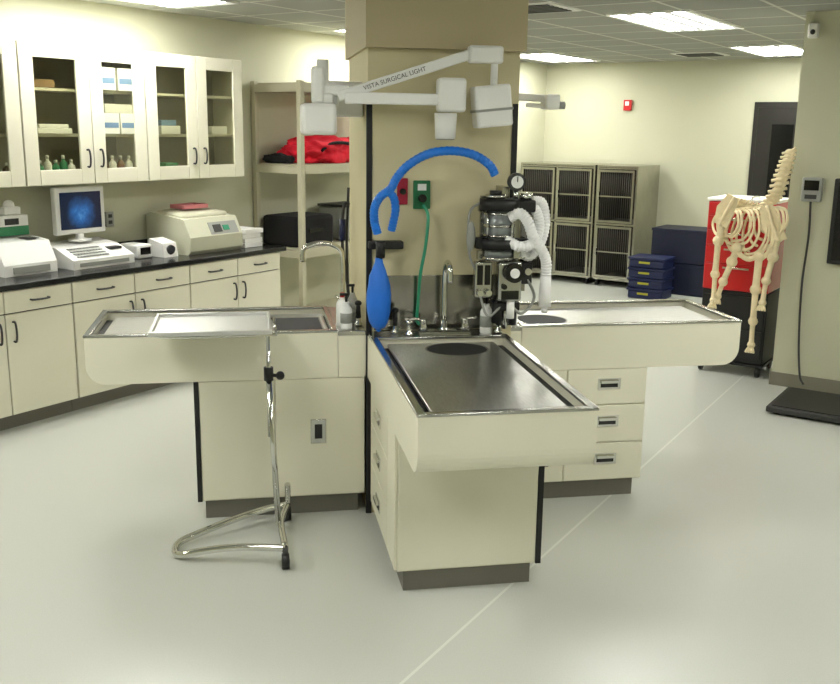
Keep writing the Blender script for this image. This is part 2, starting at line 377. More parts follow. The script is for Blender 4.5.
# ------------------------------------------------------------ shelving
o=room('storage_shelving','beige steel storage shelving standing beside the counter','shelving unit',2.85,-2.8)
for (x,y) in ((0,0),(.5,0),(0,1.45),(.5,1.45)):
    p=M(shelfb).box(x-.0,x+.045,y,y+.045,0,2.22,.003); p.fin('post',o)
for z in (.15,.77,1.47,2.13):
    M(shelfb).box(.0,.545,.046,1.449,z+.06,z+.075).box(.505,.545,.046,1.449,z,z+.06).box(0,.04,.046,1.449,z,z+.06).box(.046,.5,0,.03,z,z+.06).fin('shelf',o)
def lumpy(name,label,cat,s,t,z,dx,dy,dz,m,seed,strap=True):
    o=room(name,label,cat,s,t,z)
    k=M(m); r=bmesh.ops.create_icosphere(k.bm,subdivisions=5,radius=1)
    for v in r['verts']:
        c=v.co.copy(); q=Vector((c.x,c.y*1.6,c.z))*1.7+Vector((seed,0,0))
        n=noise.noise(q)*.28+noise.noise(q*2.6)*.14+abs(noise.noise(q*5))*.08
        c=c*(1+n)
        z_=(c.z*.62+.42)*dz*1.05
        v.co=Vector((max(-dx,min(dx,c.x*dx*1.05)),max(-dy,min(dy,c.y*dy*1.05)),max(0,z_)))
    for f in k.bm.faces: f.smooth=True
    k.fin('bag_body',o)
    if strap: M(blackc).tube([(dx-.05,-dy*.6,dz*.5),(dx-.01,-dy*.3,dz*.85),(dx-.01,dy*.3,dz*.8),(dx-.05,dy*.6,dz*.45)],.014,8).fin('strap',o,'black carry strap')
    return o
lumpy('duffel_bag','rumpled red fabric bag with black strap on the upper shelf','bag',3.42,-2.52,1.548,.25,.4,.2,redc,3.)
lumpy('duffel_bag','crumpled red fabric bag heaped on the upper shelf','bag',4.06,-2.52,1.548,.23,.22,.22,redc,9.,False)
lumpy('padded_case','flat black padded bag beside the red bags','bag',2.96,-2.6,1.548,.16,.05,.07,blackc,1.,False)
o=room('equipment_case','black soft equipment case on the middle shelf','case',2.91,-2.76,.846)
M(blackc).box(0,.4,0,.5,0,.26,.03).fin('case_body',o); M(blackg).box(.401,.41,.15,.35,.12,.15).fin('handle',o)
o=room('storage_bin','grey plastic storage bin on the middle shelf','bin',3.6,-2.7,.846)
M(greyp).box(0,.32,0,.4,0,.3,.02).fin('bin_body',o); M(dgrey).box(-.005,.325,-.005,.405,.3005,.32).fin('lid',o)
# ------------------------------------------------------------ island: wet tables
AZ0,RZ=.693,.918
def rounded(length,z0,z1,r,n=7):
    P=[(0,z0),(length-r,z0)]
    for i in range(1,n): 
        a=-math.pi/2+math.pi/2*i/n; P.append((length-r+r*math.cos(a),z0+r+r*math.sin(a)))
    P+=[(length,z0+r),(length,z1),(0,z1)]
    return P
def wet_table(label,origin,rz,L,Wd,sink,graterange,a0=.0,pz=0):
    """local x along the table away from the pillar, local y across (0..Wd)"""
    o=thing('wet_table',label,'exam table',origin,rz)
    P=rounded(L,AZ0,.868,.085)
    M(cream).prism([(l,0,z) for l,z in P],(0,Wd,0)).box(0,L,0,.016,.868,RZ-.006).box(0,L,Wd-.016,Wd,.868,RZ-.006).box(L-.016,L,.016,Wd-.016,.868,RZ-.006).box(0,.016,.016,Wd-.016,.868,RZ-.006).fin('apron',o,'deep cream apron with rounded lower end')
    k=M(steel); k.box(-.0,L+.004,-.004,.026,RZ-.006,RZ+.006,.003).box(-.0,L+.004,Wd-.026,Wd+.004,RZ-.006,RZ+.006,.003).box(L-.026,L+.004,.026,Wd-.026,RZ-.006,RZ+.006,.003).box(0,.026,.026,Wd-.026,RZ-.006,RZ+.006,.003)
    k.fin('rim',o,'polished steel rim')
    M(black).box(.016,L-.016,.016,Wd-.016,.8685,.872).fin('basin',o,'dark drainage trough')
    g0,g1=graterange; GT=.896
    M(panelst).box(g0,g1,.066,Wd-.066,GT-.016,GT,.005).box(g0+.04,g0+.06,.1,.12,.872,GT-.016).box(g1-.06,g1-.04,Wd-.12,Wd-.1,.872,GT-.016).fin('drain_panel',o,'brushed steel removable drain panel')
    kind,sx,sy,ra,rb=sink
    q=M(toe,holeb); n=32
    def rg(f,z):
        if kind=='oval': return [q.bm.verts.new((sx+ra*f*math.cos(2*math.pi*j/n),sy+rb*f*math.sin(2*math.pi*j/n),z)) for j in range(n)]
        return [q.bm.verts.new((sx+ra*f*c,sy+rb*f*d,z)) for c,d in ((-1,-1),(1,-1),(1,1),(-1,1))]
    r1,r2=rg(1.06,GT+.0015),rg(1.,GT+.0015); nn=len(r1)
    for j in range(nn): q._f([r1[j],r1[(j+1)%nn],r2[(j+1)%nn],r2[j]])
    q.m(1); q._f(rg(1.,GT+.001))
    q.fin('sink',o,'dark sink opening with steel collar')
    return o
wet_table('steel topped wet table projecting from the front of the pillar',(.44,-.187,0),-math.pi/2,1.217,.63,('oval',.17,.36,.12,.135),(.03,1.14))
wet_table('steel topped wet table with a mayo stand beside it',(.30,.614,0),math.pi,1.143,.63,('rect',.17,.33,.11,.15),(.03,1.08))
wet_table('steel topped wet table with round sink opposite the scale',(1.2,-.007,0),0,1.154,.63,('oval',.17,.26,.135,.13),(.03,1.09))
def deck(label,x0,x1,y0,y1):
    o=thing('sink_deck',label,'counter',((x0+x1)/2,(y0+y1)/2,0))
    dx,dy=(x1-x0)/2,(y1-y0)/2
    M(cream).box(-dx,dx,-dy,dy,.694,.895).fin('front_panel',o)
    M(steel).box(-dx,dx,-dy,dy,.895,.918,.003).fin('deck_top',o,'flat brushed steel deck')
deck('steel faucet deck at the foot of the pillar front',.44,1.07,-.186,-.027)
deck('steel faucet deck on the pillar side',.302,.433,-.016,.614)
deck('steel deck under the anesthesia machine',1.142,1.198,-.007,.623)
o=thing('backsplash','brushed steel splash panel on the pillar above the faucet','backsplash',(.79,-.022,.92)); M(steeldk).box(-.32,.32,-.008,0,0,.26,.002).fin('splash_panel',o)
def cup_pull(parent,p,out,across):
    out=Vector(out);ac=Vector(across);p=Vector(p)
    k=M(chrome,blackg)
    def bx(c,w,h,dd,m):
        c=Vector(c); hx=ac*w/2; 
        lo=c-hx; hi=c+hx+out*dd
        k.m(m).box(lo.x,hi.x,lo.y,hi.y,c.z-h/2,c.z+h/2)
    bx(p,.12,.058,.004,0); bx(p+out*.004,.09,.034,.002,1); bx(p+out*.004+Vector((0,0,.013)),.092,.014,.014,0)
    k.fin('handle',parent,'recessed chrome cup pull')
def island_base(label,x0,x1,y0,y1):
    o=thing('island_cabinet',label,'cabinet',((x0+x1)/2,(y0+y1)/2,0)); dx,dy=(x1-x0)/2,(y1-y0)/2
    M(cream,toe).box(-dx,dx,-dy,dy,.1,.692).m(1).box(-dx+.03,dx-.03,-dy+.03,dy-.0,0,.1).fin('body',o)
    return o,dx,dy
o,dx,dy=island_base('cream drawer cabinet under the front wet table',.456,1.053,-.88,-.03)
for (z0,z1) in ((.105,.3),(.306,.5),(.506,.69)):
    y0,y1=-dy+.22,dy-.1
    d=M(cream).box(-dx-.012,-dx-.0005,y0,y1,z0,z1,.003).fin('drawer',o); cup_pull(d,(-dx-.012,(y0+y1)/2,(z0+z1)/2),(-1,0,0),(0,1,0))
M(cream).box(-dx-.012,-dx-.0005,-dy+.002,-dy+.214,.105,.69,.003).fin('side_panel',o)
M(cream).box(-dx+.002,dx-.02,-dy-.008,-dy-.0005,.105,.69,.003).fin('end_panel',o)
M(black).box(dx-.018,dx+.004,-dy-.01,-dy-.0005,.1,.69).fin('corner_strip',o,'black rubber corner strip')
o,dx,dy=island_base('cream cabinet with outlet under the wet table',-.367,.43,-.004,.6)
cx=(-.367+.43)/2
M(cream).box(-dx+.02,0-cx-.003,-dy-.01,-dy-.0005,.105,.69,.003).fin('door',o)
M(cream).box(0-cx+.003,dx-.002,-dy-.01,-dy-.0005,.105,.69,.003).fin('door',o)
M(black).box(-dx-.004,-dx+.018,-dy-.011,-dy-.0005,.1,.69).fin('corner_strip',o,'black rubber corner strip')
o=thing('wall_outlet','small steel outlet plate on the island cabinet','outlet',(.205,-.0145,.37)); M(steel).box(-.037,.037,-.006,0,0,.12,.002).fin('plate',o); M(blackg).box(-.018,.018,-.009,-.006,.025,.095).fin('socket',o)
o,dx,dy=island_base('cream drawer cabinet under the sink side wet table',1.146,1.868,.006,.6)
for (x0,x1) in ((1.15,1.44),(1.448,1.862)):
  cx=(1.146+1.868)/2
  for (z0,z1) in ((.105,.3),(.306,.5),(.506,.69)):
    d=M(cream).box(x0-cx,x1-cx,-dy-.012,-dy-.0005,z0,z1,.003).fin('drawer',o); cup_pull(d,((x0+x1)/2-cx+.01,-dy-.012,(z0+z1)/2+.015),(0,-1,0),(1,0,0))
# ------------------------------------------------------------ mayo stand
o=thing('mayo_stand','chrome mayo instrument stand on casters with empty steel tray','instrument stand',(0,-.3,0))
TZ=1.01
k=M(alum); k.box(-.5,-.03,-.17,.22,TZ,TZ+.005).box(-.515,-.015,-.185,-.17,TZ,TZ+.02,.003).box(-.515,-.015,.22,.235,TZ,TZ+.02,.003).box(-.515,-.5,-.17,.22,TZ,TZ+.02,.003).box(-.03,-.015,-.17,.22,TZ,TZ+.02,.003); k.fin('tray',o,'shallow rectangular bright steel tray')
M(chrome).tube([(0.0,-.15,TZ-.008),(-.46,-.15,TZ-.008),(-.48,.03,TZ-.008),(-.46,.2,TZ-.008),(.0,.2,TZ-.008)],.007,8,k=4).tube([(.0,-.15,TZ-.008),(.0,.2,TZ-.008)],.008,8,raw=True).fin('tray_frame',o)
M(chrome).cyl((-.03,.02,.5),(-.03,.02,TZ-.01),.009).fin('inner_rod',o); M(chrome).cyl((.0,.02,.075),(-.03,.02,.78),.0135).fin('pole',o)
M(black).cyl((-.03,.02,.76),(-.03,.02,.82),.021).cyl((-.03,.02,.785),(.01,.0,.785),.008).sph((.02,0,.785),.02,n=10).fin('height_knob',o,'black clamp knob')
M(chrome).tube([(.02,-.26,.085),(-.05,-.24,.085),(-.2,-.195,.075),(-.34,-.16,.05),(-.415,-.14,.03),(-.45,-.1,.02),(-.455,-.03,.02),(-.43,.02,.025),(-.36,.055,.04),(-.2,.125,.07),(-.05,.195,.085),(.05,.235,.085)],.016,10).tube([(.02,-.26,.085),(.012,.02,.088),(.05,.235,.085)],.016,10).fin('base_frame',o,'U shaped bent chrome tube base')
M(chrome).tube([(.05,.235,.085),(.052,.22,.16),(.05,.2,.2)],.014,8).fin('upright_stub',o)
for (x,y) in ((.02,-.275),(.05,.245)):
    h=.034
    M(dgrey).cyl((x,y,.055),(x,y,.095),.012,n=12).fin('caster_stem',o)
    q=M(black,steel).cyl((x-.016,y,h),(x+.016,y,h),h); q.m(1).cyl((x-.018,y,h),(x+.018,y,h),.01); q.fin('caster',o,'small black caster wheel')
# ------------------------------------------------------------ pillar fixtures.  elevation grid of the pillar face (E units -> metres)
def E(a,b,y=-.1):
    x=.44+(a-367)*.00464; z=1.955-(b-105)*.00455
    k=(4.42+y)/(4.42-.02)
    return (-.102+(x+.102)*k, y, 1.857-(1.857-z)*k)
o=thing('vacuum_outlet','dark red gas outlet plate on the pillar','outlet',(.6,-.021,1.51)); M(plumm).box(-.025,.025,-.012,0,0,.12,.004).fin('plate',o); M(blackg).cyl((0,-.012,.06),(0,-.03,.06),.014).fin('port',o)
o=thing('oxygen_outlet','green oxygen outlet plate on the pillar','outlet',(.69,-.021,1.49)); M(greenm).box(-.04,.04,-.014,0,0,.13,.004).fin('plate',o); M(tagw,blackg).box(-.02,.02,-.016,-.014,.085,.115).m(1).cyl((0,-.014,.05),(0,-.04,.05),.018).fin('port',o)
tag(M(greenh).tube([E(423,203,-.065),E(428,215,-.08),E(426,245,-.1),E(421,275,-.09),E(419,305,-.07),E(418,322,-.06),E(422,329,-.06)],.008,8).fin('oxygen_hose'),'thin green oxygen hose hanging from the green outlet','hose')
def corr(pts,r,name,label,m,freq=90,par=None,amp=.05):
    P=smoothpath(pts,24); o=M(m).tube(P,lambda t:r*(1+amp*math.sin(t*freq*2*math.pi)),12,raw=True).fin(name,par)
    if par: o['label']=label
    else: tag(o,label,'hose')
    return o
o=thing('breathing_hose','arched blue corrugated hose from anesthesia machine to bag bracket','hose',(0,0,0))
corr([E(377,232,-.13),E(374,220,-.14),E(374,206,-.15),E(380,195,-.16),E(390,187,-.17),E(396,176,-.17),E(408,163,-.18),E(428,152,-.2),E(452,149,-.22),E(474,153,-.22),E(490,163,-.22),E(496,173,-.22)],.0195,'main_tube','long arched blue tube',bluep,50,o)
corr([E(387,189,-.17),E(393,196,-.16),E(395,208,-.14),E(393,220,-.12),E(391,229,-.11)],.0185,'branch_tube','short blue branch tube',bluep,12,o)
o=thing('bag_bracket','black clamp bracket fixed to the pillar edge','bracket',(.5,-.021,1.31))
M(black).box(-.06,.1,-.06,0,0,.035,.006).box(-.03,.0,-.13,-.06,.005,.03,.005).cyl((-.015,-.11,-.03),(-.015,-.11,.045),.022).fin('clamp',o)
o=thing('breathing_bag','blue rubber breathing bag hanging from the bracket','breathing bag',(.478,-.13,.945))
k=M(bluebag); k.lathe([(.004,0),(.03,.012),(.045,.04),(.053,.08),(.057,.13),(.056,.17),(.05,.21),(.042,.25),(.03,.285),(.02,.31),(.016,.333)])
for v in k.bm.verts:
    if v.co.z<.3: v.co.x*=1+.12*noise.noise(v.co*22); v.co.y*=1+.12*noise.noise(v.co*22+Vector((5,0,0)))
k.fin('bag',o)
M(bluebag).sph((0,0,.005),.014,.014,.016,8).fin('tail_loop',o)
DZ=.919
def faucet(label,x,y,h,reach,dirv):
    o=thing('faucet',label,'faucet',(x,y,DZ)); d=Vector(dirv)
    M(chrome).lathe([(.028,0.015),(.028,.022),(.016,.03),(.014,.06)]).tube([Vector((0,0,.05)),Vector((0,0,h*.75)),Vector((0,0,h*.93))+d*.02,Vector((0,0,h))+d*reach*.5,Vector((0,0,h*.93))+d*reach*.95,Vector((0,0,h*.75))+d*reach],.013,10).fin('spout',o,'tall gooseneck spout')
    s=Vector((-d.y,d.x,0))
    for q in (-1,1):
        p=s*.1*q; h_=M(chrome); h_.lathe([(.022,0.015),(.02,.035),(.012,.05),(.018,.055),(.014,.07)],c=p).cyl(p+Vector((0,0,.062)),p+s*.05*q+d*.02+Vector((0,0,.075)),.007,n=8); h_.fin('tap_handle',o,'chrome lever tap')
    a,b=(.022,.12) if abs(s.x)<.5 else (.12,.022)
    M(chrome).box(-a,a,-b,b,0,.015).fin('deck_plate',o)
faucet('chrome gooseneck faucet with two lever taps on the front deck',.79,-.11,.34,.12,(0,-1,0))
faucet('chrome gooseneck faucet on the pillar side deck',.36,.36,.37,.2,(-1,0,0))
def sprayer(label,x,y):
    o=thing('spray_hose',label,'sprayer',(x,y,DZ))
    M(chrome).lathe([(.02,0),(.02,.012),(.012,.02),(.012,.05)]).fin('holder',o); M(black).cyl((0,0,.04),(0,0,.1),.014,.01).sph((0,-.0,.11),.018,.02,.014,10).fin('spray_head',o)
sprayer('black and chrome sprayer standing on the front deck',.56,-.1)
sprayer('black and chrome sprayer beside the side faucet',.41,.1)
sprayer('black and chrome sprayer near the soap bottle',1.045,-.14)
o=thing('service_tap','short chrome service tap with a cross knob','tap',(.62,-.14,DZ)); M(chrome).lathe([(.02,0),(.02,.008),(.01,.015),(.01,.05),(.016,.055),(.016,.07)]).fin('tap_body',o); M(chrome).box(-.022,.022,-.004,.004,.071,.08).box(-.004,.004,-.022,.022,.071,.08).fin('cross_knob',o)
def pump(label,x,y,m,r=.03,h=.13):
    o=thing('pump_bottle',label,'bottle',(x,y,DZ)); M(m).lathe([(r*.92,0),(r,.006),(r,h*.8),(r*.5,h),(r*.5,h+.01)]).fin('bottle_body',o)
    M(black).cyl((0,0,h+.01),(0,0,h+.04),.006,n=8).box(-.03,.01,-.008,.008,h+.04,h+.052,.002).fin('pump_head',o,'black pump head')
    M(greyp).cyl((0,0,h*.25),(0,0,h*.65),r+.0008).fin('paper_label',o)
pump('white soap pump bottle beside the front faucet',.985,-.14,tagw,.029)
pump('white pump bottle on the pillar side deck',.345,.03,tagw,.028,.12)
pump('translucent grey pump bottle on the pillar side deck',.39,.17,greyp,.026,.14)
bottle((.335,.12,DZ),.03,.16,tagw,redm,'white bottle with red cap on the side deck')
bottle((1.17,.05,DZ),.022,.13,tagw,whitep,'small white bottle on the deck under the hoses')
o=thing('utility_pipe','dark hose and pipe fixed down the pillar side','pipe',(.415,.56,DZ+.03))
M(dgrey).tube([(0,0,.52),(-.03,-.01,.5),(-.035,0,.3),(-.01,.0,.1),(0,0,-.03)],.009,8).tube([(0,.03,.6),(-.01,.03,.3),(.0,.03,-.03)],.007,8).fin('pipe_body',o); M(bluec).cyl((-.035,0,.33),(-.034,0,.44),.016).fin('valve',o,'dark blue valve sleeve')
# surgical lights
def lamphead(par,a,b,w,h,y,tilt=0):
    x,_,z=E(a,b,y); ww=w*.0045/2; hh=h*.0045
    k=M(whitep,greyp).box(x-ww,x+ww,y-.06,y+.06,z-hh,z,.012,rot=(tilt,'Y'))
    k.m(1).box(x-ww*1.03,x+ww*1.03,y-.062,y+.062,z-hh*.62,z-hh*.56,rot=(tilt,'Y',(x,y,z-hh/2)))
    return k.fin('lamp_head',par,'boxy white lamp head')
def arm(par,p,q,w=.03,h=.045,tag_=None):
    p=Vector(p);q=Vector(q); d=(q-p); L=d.length
    k=M(whitep).box(0,L,-w/2,w/2,-h/2,h/2,.006)
    mt=Matrix.Translation(p)@d.to_track_quat('X','Z').to_matrix().to_4x4()
    bmesh.ops.transform(k.bm,matrix=mt,verts=k.bm.verts)
    return k.fin('arm',par),mt
o=thing('surgical_light','white twin-arm surgical light mounted on the pillar','surgical light',(0,0,0))
M(whitep).box(.26,.432,.1,.2,1.9,2.06,.01).box(.24,.3,-.08,.14,1.94,2.02,.008).fin('wall_mount',o)
hx=.235
M(whitep).cyl((hx,-.08,1.86),(hx,-.08,2.14),.026).box(hx-.045,hx+.045,-.12,-.04,1.95,2.0,.01).fin('hub',o)
M(whitep).box(hx-.1,hx+.055,-.16,-.02,1.82,1.955,.018).box(hx-.05,hx+.0,-.13,-.05,1.955,2.11,.012).fin('lamp_head',o,'boxy white lamp head')
a1,mt=arm(o,E(338,98,-.12),E(470,54,-.16))
a2,_=arm(o,E(318,92,-.08),E(350,92,-.12))
a3,_=arm(o,E(345,99,-.14),E(437,99,-.18),.03,.05)
p=E(483,53,-.16); M(whitep).box(p[0]-.08,p[0]+.075,p[1]-.03,p[1]+.03,p[2]-.045,p[2]+.03,.012).cyl((p[0]+.04,p[1],p[2]-.16),(p[0]+.04,p[1],p[2]),.016).fin('joint',o,'white pivot joint')
lamphead(o,490,84,36,40,-.16,math.radians(-6))
p=E(449,95,-.18); M(whitep).box(p[0]-.06,p[0]+.06,p[1]-.05,p[1]+.05,p[2]-.07,p[2]+.075,.014).fin('joint',o,'white pivot joint')
k=M(whitep,greyp); p=E(444,112,-.18); k.cyl((p[0],p[1],p[2]-.11),(p[0],p[1],p[2]),.045,.05); k.m(1).cyl((p[0],p[1],p[2]-.115),(p[0],p[1],p[2]-.108),.04); k.fin('lamp_head',o,'small round white lamp head')
cu=bpy.data.curves.new('lettering','FONT'); cu.body='VISTA SURGICAL LIGHT'; cu.size=.027; cu.extrude=.0006; cu.align_x='CENTER'; cu.align_y='CENTER'
to=bpy.data.objects.new('tmp_t',cu); SC.collection.objects.link(to); bpy.context.view_layer.update()
me=bpy.data.meshes.new_from_object(to.evaluated_get(bpy.context.evaluated_depsgraph_get())); bpy.data.objects.remove(to)
me.materials.append(textm); to=bpy.data.objects.new('lettering',me); SC.collection.objects.link(to); to.parent=o
to.matrix_local=mt@Matrix.Translation((.26,-.0165,0))@Matrix.Rotation(math.pi/2,4,'X')
o=thing('examination_lamp','white jointed examination lamp arm on the pillar side','lamp',(0,0,0))
M(whitep).box(1.142,1.17,.12,.22,1.9,2.02,.006).fin('wall_mount',o)
arm(o,(1.16,.17,2.01),(1.33,.12,2.0),.02,.035); arm(o,(1.22,.14,1.97),(1.38,.1,1.96),.02,.02)
M(whitep,greyp).box(1.3,1.37,.07,.17,1.95,2.02,.01).m(1).cyl((1.37,.1,1.97),(1.4,.1,1.97),.018).fin('joint',o)
# ------------------------------------------------------------ anesthesia machine
o=thing('anesthesia_machine','wall hung anesthesia machine with canister, gauge and vaporizer','anesthesia machine',(1.05,-.14,0))
M(steeldk).box(-.01,.02,-.02,.105,1.2,1.6).box(-.12,.16,-.03,.0,1.49,1.53).box(-.12,.16,-.03,.0,1.27,1.31).box(.08,.11,-.02,.0,1.12,1.56).box(-.11,-.08,-.02,.0,1.12,1.56).fin('mounting_frame',o)
M(black).cyl((-.03,-.05,1.5),(-.03,-.05,1.55),.092).box(.04,.13,-.09,-.02,1.49,1.545,.008).fin('absorber_cap',o,'black round top cap')
M(black).cyl((-.03,-.05,1.325),(-.03,-.05,1.37),.09).box(-.14,-.08,-.08,-.03,1.325,1.375,.005).box(.03,.11,-.1,-.03,1.32,1.37,.006).fin('clamp_ring',o,'black clamp ring')
k=M(frost,steel); k.cyl((-.03,-.05,1.37),(-.03,-.05,1.5),.068)
for z in (1.385,1.43,1.485): k.m(1).cyl((-.03,-.05,z-.006),(-.03,-.05,z+.006),.072)
for a in range(4): k.cyl((-.03+.078*math.cos(a*1.57+.6),-.05+.078*math.sin(a*1.57+.6),1.36),(-.03+.078*math.cos(a*1.57+.6),-.05+.078*math.sin(a*1.57+.6),1.5),.006,n=8)
k.fin('canister',o,'grey absorber canister with steel tie rods')
k=M(frost,steel); k.cyl((-.03,-.05,1.29),(-.03,-.05,1.325),.064).m(1).cyl((-.03,-.05,1.274),(-.03,-.05,1.29),.075).box(.03,.09,-.09,-.03,1.28,1.32,.004); k.fin('lower_canister',o)
k=M(steel,black); k.cyl((-.05,-.05,1.55),(-.05,-.05,1.568),.045).m(1).cyl((-.05,-.05,1.568),(-.05,-.05,1.585),.028); k.fin('dome_valve',o)
k=M(dgrey,tagw,blackg,chrome); k.cyl((0.04,-.05,1.625),(0.04,-.08,1.625),.04).m(1).cyl((0.04,-.08,1.625),(0.04,-.083,1.625),.028).m(2).box(.038,.042,-.086,-.083,1.625,1.65).m(3).cyl((.04,-.06,1.54),(.04,-.06,1.59),.012); k.fin('pressure_gauge',o,'round dark pressure gauge with white face')
M(chrome).cyl((.09,-.05,1.546),(.09,-.05,1.575),.03).fin('outlet_cap',o)
k=M(steel,blackg,tagw); k.box(-.045,.065,-.13,-.02,1.09,1.272,.012).m(1).cyl((.02,-.13,1.225),(.02,-.165,1.225),.044).m(2).cyl((.02,-.165,1.225),(.02,-.169,1.225),.022).m(1).box(-.03,.05,-.134,-.13,1.1,1.14).cyl((-.02,-.134,1.16),(-.02,-.145,1.16),.012); k.fin('vaporizer',o,'steel vaporizer with a black round dial')
k=M(steel,blackg,chrome); k.box(-.14,-.06,-.07,-.02,1.1,1.265,.006).m(1).box(-.13,-.105,-.075,-.07,1.16,1.25).box(-.095,-.07,-.075,-.07,1.16,1.25).m(2).cyl((-.12,-.07,1.125),(-.12,-.1,1.125),.014).cyl((-.08,-.07,1.125),(-.08,-.1,1.125),.014); k.fin('flow_meter',o,'steel flow meter block')
k=M(black,chrome,tagw); k.cyl((-.03,-.06,.98),(-.03,-.06,1.09),.024).cyl((.045,-.06,.97),(.045,-.06,1.09),.018).box(-.05,.07,-.09,-.04,1.04,1.08,.004).m(1).cyl((.01,-.05,.95),(.01,-.05,1.09),.014).m(2).cyl((.02,-.11,1.01),(.02,-.11,1.09),.018); k.fin('gas_fittings',o)
k=M(black,chrome); k.box(.08,.13,-.07,-.03,1.16,1.26,.006).m(1).cyl((.105,-.07,1.22),(.105,-.09,1.22),.016); k.m(0).cyl((.105,-.05,1.26),(.105,-.05,1.3),.014); k.fin('pressure_valve',o,'black pressure relief valve')
def cl(p): return [(x-1.05,y+.14,z) for x,y,z in p]
corr(cl([(1.05,-.26,1.47),(1.09,-.28,1.49),(1.13,-.28,1.45),(1.16,-.27,1.38),(1.2,-.26,1.33),(1.23,-.25,1.27),(1.235,-.24,1.2)]),.024,'breathing_tube','white corrugated breathing tube',hosew,30,o,.08)
corr(cl([(1.04,-.24,1.37),(1.1,-.27,1.34),(1.17,-.25,1.36),(1.2,-.22,1.43),(1.185,-.2,1.5),(1.14,-.19,1.53),(1.1,-.17,1.51)]),.024,'breathing_tube','white corrugated breathing tube',hosew,34,o,.08)
corr(cl([(1.17,-.2,1.54),(1.215,-.2,1.53),(1.235,-.2,1.45),(1.22,-.2,1.36),(1.17,-.2,1.29),(1.11,-.22,1.31)]),.022,'breathing_tube','white corrugated breathing tube',hosew,30,o,.08)
M(hosew).cyl((.185,-.1,1.06),(.185,-.1,1.21),.03,.024).cyl((.185,-.1,1.03),(.185,-.1,1.06),.014).fin('mask_connector',o,'white breathing connector')
M(greyp).sph((-.16,-.05,1.38),.022,.02,.07,12).fin('reservoir_bulb',o,'translucent grey hanging bulb')
M(greyp).tube([(-.12,-.04,1.53),(-.17,-.05,1.48),(-.165,-.05,1.3),(-.12,-.05,1.2)],.006,8).tube([(.02,-.07,1.1),(-.08,-.1,1.02),(-.12,-.08,1.12)],.006,8).tube([(.1,-.06,1.2),(.14,-.08,1.1),(.08,-.1,1.03),(.03,-.1,1.06)],.007,8).fin('small_tubing',o)
# ------------------------------------------------------------ kennels
def kennel(t0,cols,label):
    Wc=.49; W=Wc*cols; o=room('kennel_bank',label,'animal cage',7.62,t0); z0=.09; h=.665; D=.72
    k=M(kenm,kend)
    for c in range(cols+1):
        x=c*Wc; k.m(0).box(x-.012,x+.012,0,D,z0,z0+2*h)
    for r in range(3): k.m(0).box(0.012,W-.012,0,D,z0+r*h-.012,z0+r*h+.012)
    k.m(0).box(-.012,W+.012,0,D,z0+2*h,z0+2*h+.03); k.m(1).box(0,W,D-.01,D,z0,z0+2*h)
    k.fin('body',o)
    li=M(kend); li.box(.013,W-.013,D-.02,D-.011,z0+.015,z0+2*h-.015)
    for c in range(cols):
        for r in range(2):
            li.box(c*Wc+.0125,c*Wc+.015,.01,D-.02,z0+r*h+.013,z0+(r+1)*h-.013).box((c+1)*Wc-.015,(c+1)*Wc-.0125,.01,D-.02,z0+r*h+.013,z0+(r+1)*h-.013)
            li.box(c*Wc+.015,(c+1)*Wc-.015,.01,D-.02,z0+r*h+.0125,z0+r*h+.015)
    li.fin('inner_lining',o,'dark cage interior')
    for c in range(cols):
        for r in range(2):
            x0,x1=c*Wc+.02,(c+1)*Wc-.02; a,b=z0+r*h+.02,z0+(r+1)*h-.02
            d=M(kenm,toe); d.box(x0,x1,-.03,-.012,a,a+.028).box(x0,x1,-.03,-.012,b-.028,b).box(x0,x0+.025,-.03,-.012,a+.028,b-.028).box(x1-.025,x1,-.03,-.012,a+.028,b-.028).box(x0+.025,x1-.025,-.026,-.016,(a+b)/2-.008,(a+b)/2+.008)
            n=15; d.m(1)
            for i in range(n):
                xx=x0+.03+(x1-x0-.06)*(i+.5)/n; d.cyl((xx,-.02,a+.02),(xx,-.02,b-.02),.0022,n=6)
            do=d.fin('door',o,'barred steel cage door')
            M(chrome).box(x0+.005,x0+.025,-.05,-.03,(a+b)/2-.05,(a+b)/2+.05,.003).fin('latch',do)
    for x in (.04,W-.04):
        for y in (.05,D-.05):
            M(black,steel).cyl((x-.012,y,.035),(x+.012,y,.035),.035).m(1).box(x-.02,x+.02,y-.015,y+.015,.068,.085).fin('caster',o,'black caster wheel')
kennel(-2.72,2,'stainless steel kennel bank with four barred doors')
kennel(-1.69,1,'narrow stainless steel kennel stack with two barred doors')
o=room('fire_alarm','small red fire alarm strobe on the back wall','fire alarm',S1-.001,-1.67,2.1); M(redm).box(-.05,.05,-.04,0,0,.13,.006).fin('housing',o); M(tagw).box(-.025,.025,-.05,-.04,.06,.11,.004).fin('strobe',o)
def crate(s,t,z,ws,wt,h,label,grp,slot=True):
    o=room('blue_crate',label,'crate',s,t,z,grp)
    if slot:
        M(bluec).box(-wt/2,wt/2,-ws/2,ws/2,0,h*.78,.012).box(-wt/2-.015,wt/2+.015,-ws/2-.015,ws/2+.015,h*.78,h-.001,.005).fin('crate_body',o)
        M(yel).box(-wt*.22,wt*.1,-ws/2-.004,-ws/2-.0005,h*.4,h*.6).fin('slot_label',o,'yellow label slot')
    else:
        M(blued).box(-wt/2,wt/2,-ws/2,ws/2,0,h-.001,.02).fin('crate_body',o)
        M(blued).box(-wt/2-.004,wt/2+.004,-ws/2-.004,ws/2+.004,h-.03,h-.002,.003).fin('lip',o)
for i in range(4): crate(7.2,-.8,i*.118,.34,.4,.117,'navy plastic tray crate with yellow slot in a low stack','navy crates in the low stack')
crate(7.8,-.6,0,.5,.7,.36,'large dark blue plastic bin by the wall','large blue bins by the wall',False)
crate(7.8,-.6,.361,.5,.7,.4,'large dark blue plastic bin by the wall','large blue bins by the wall',False)
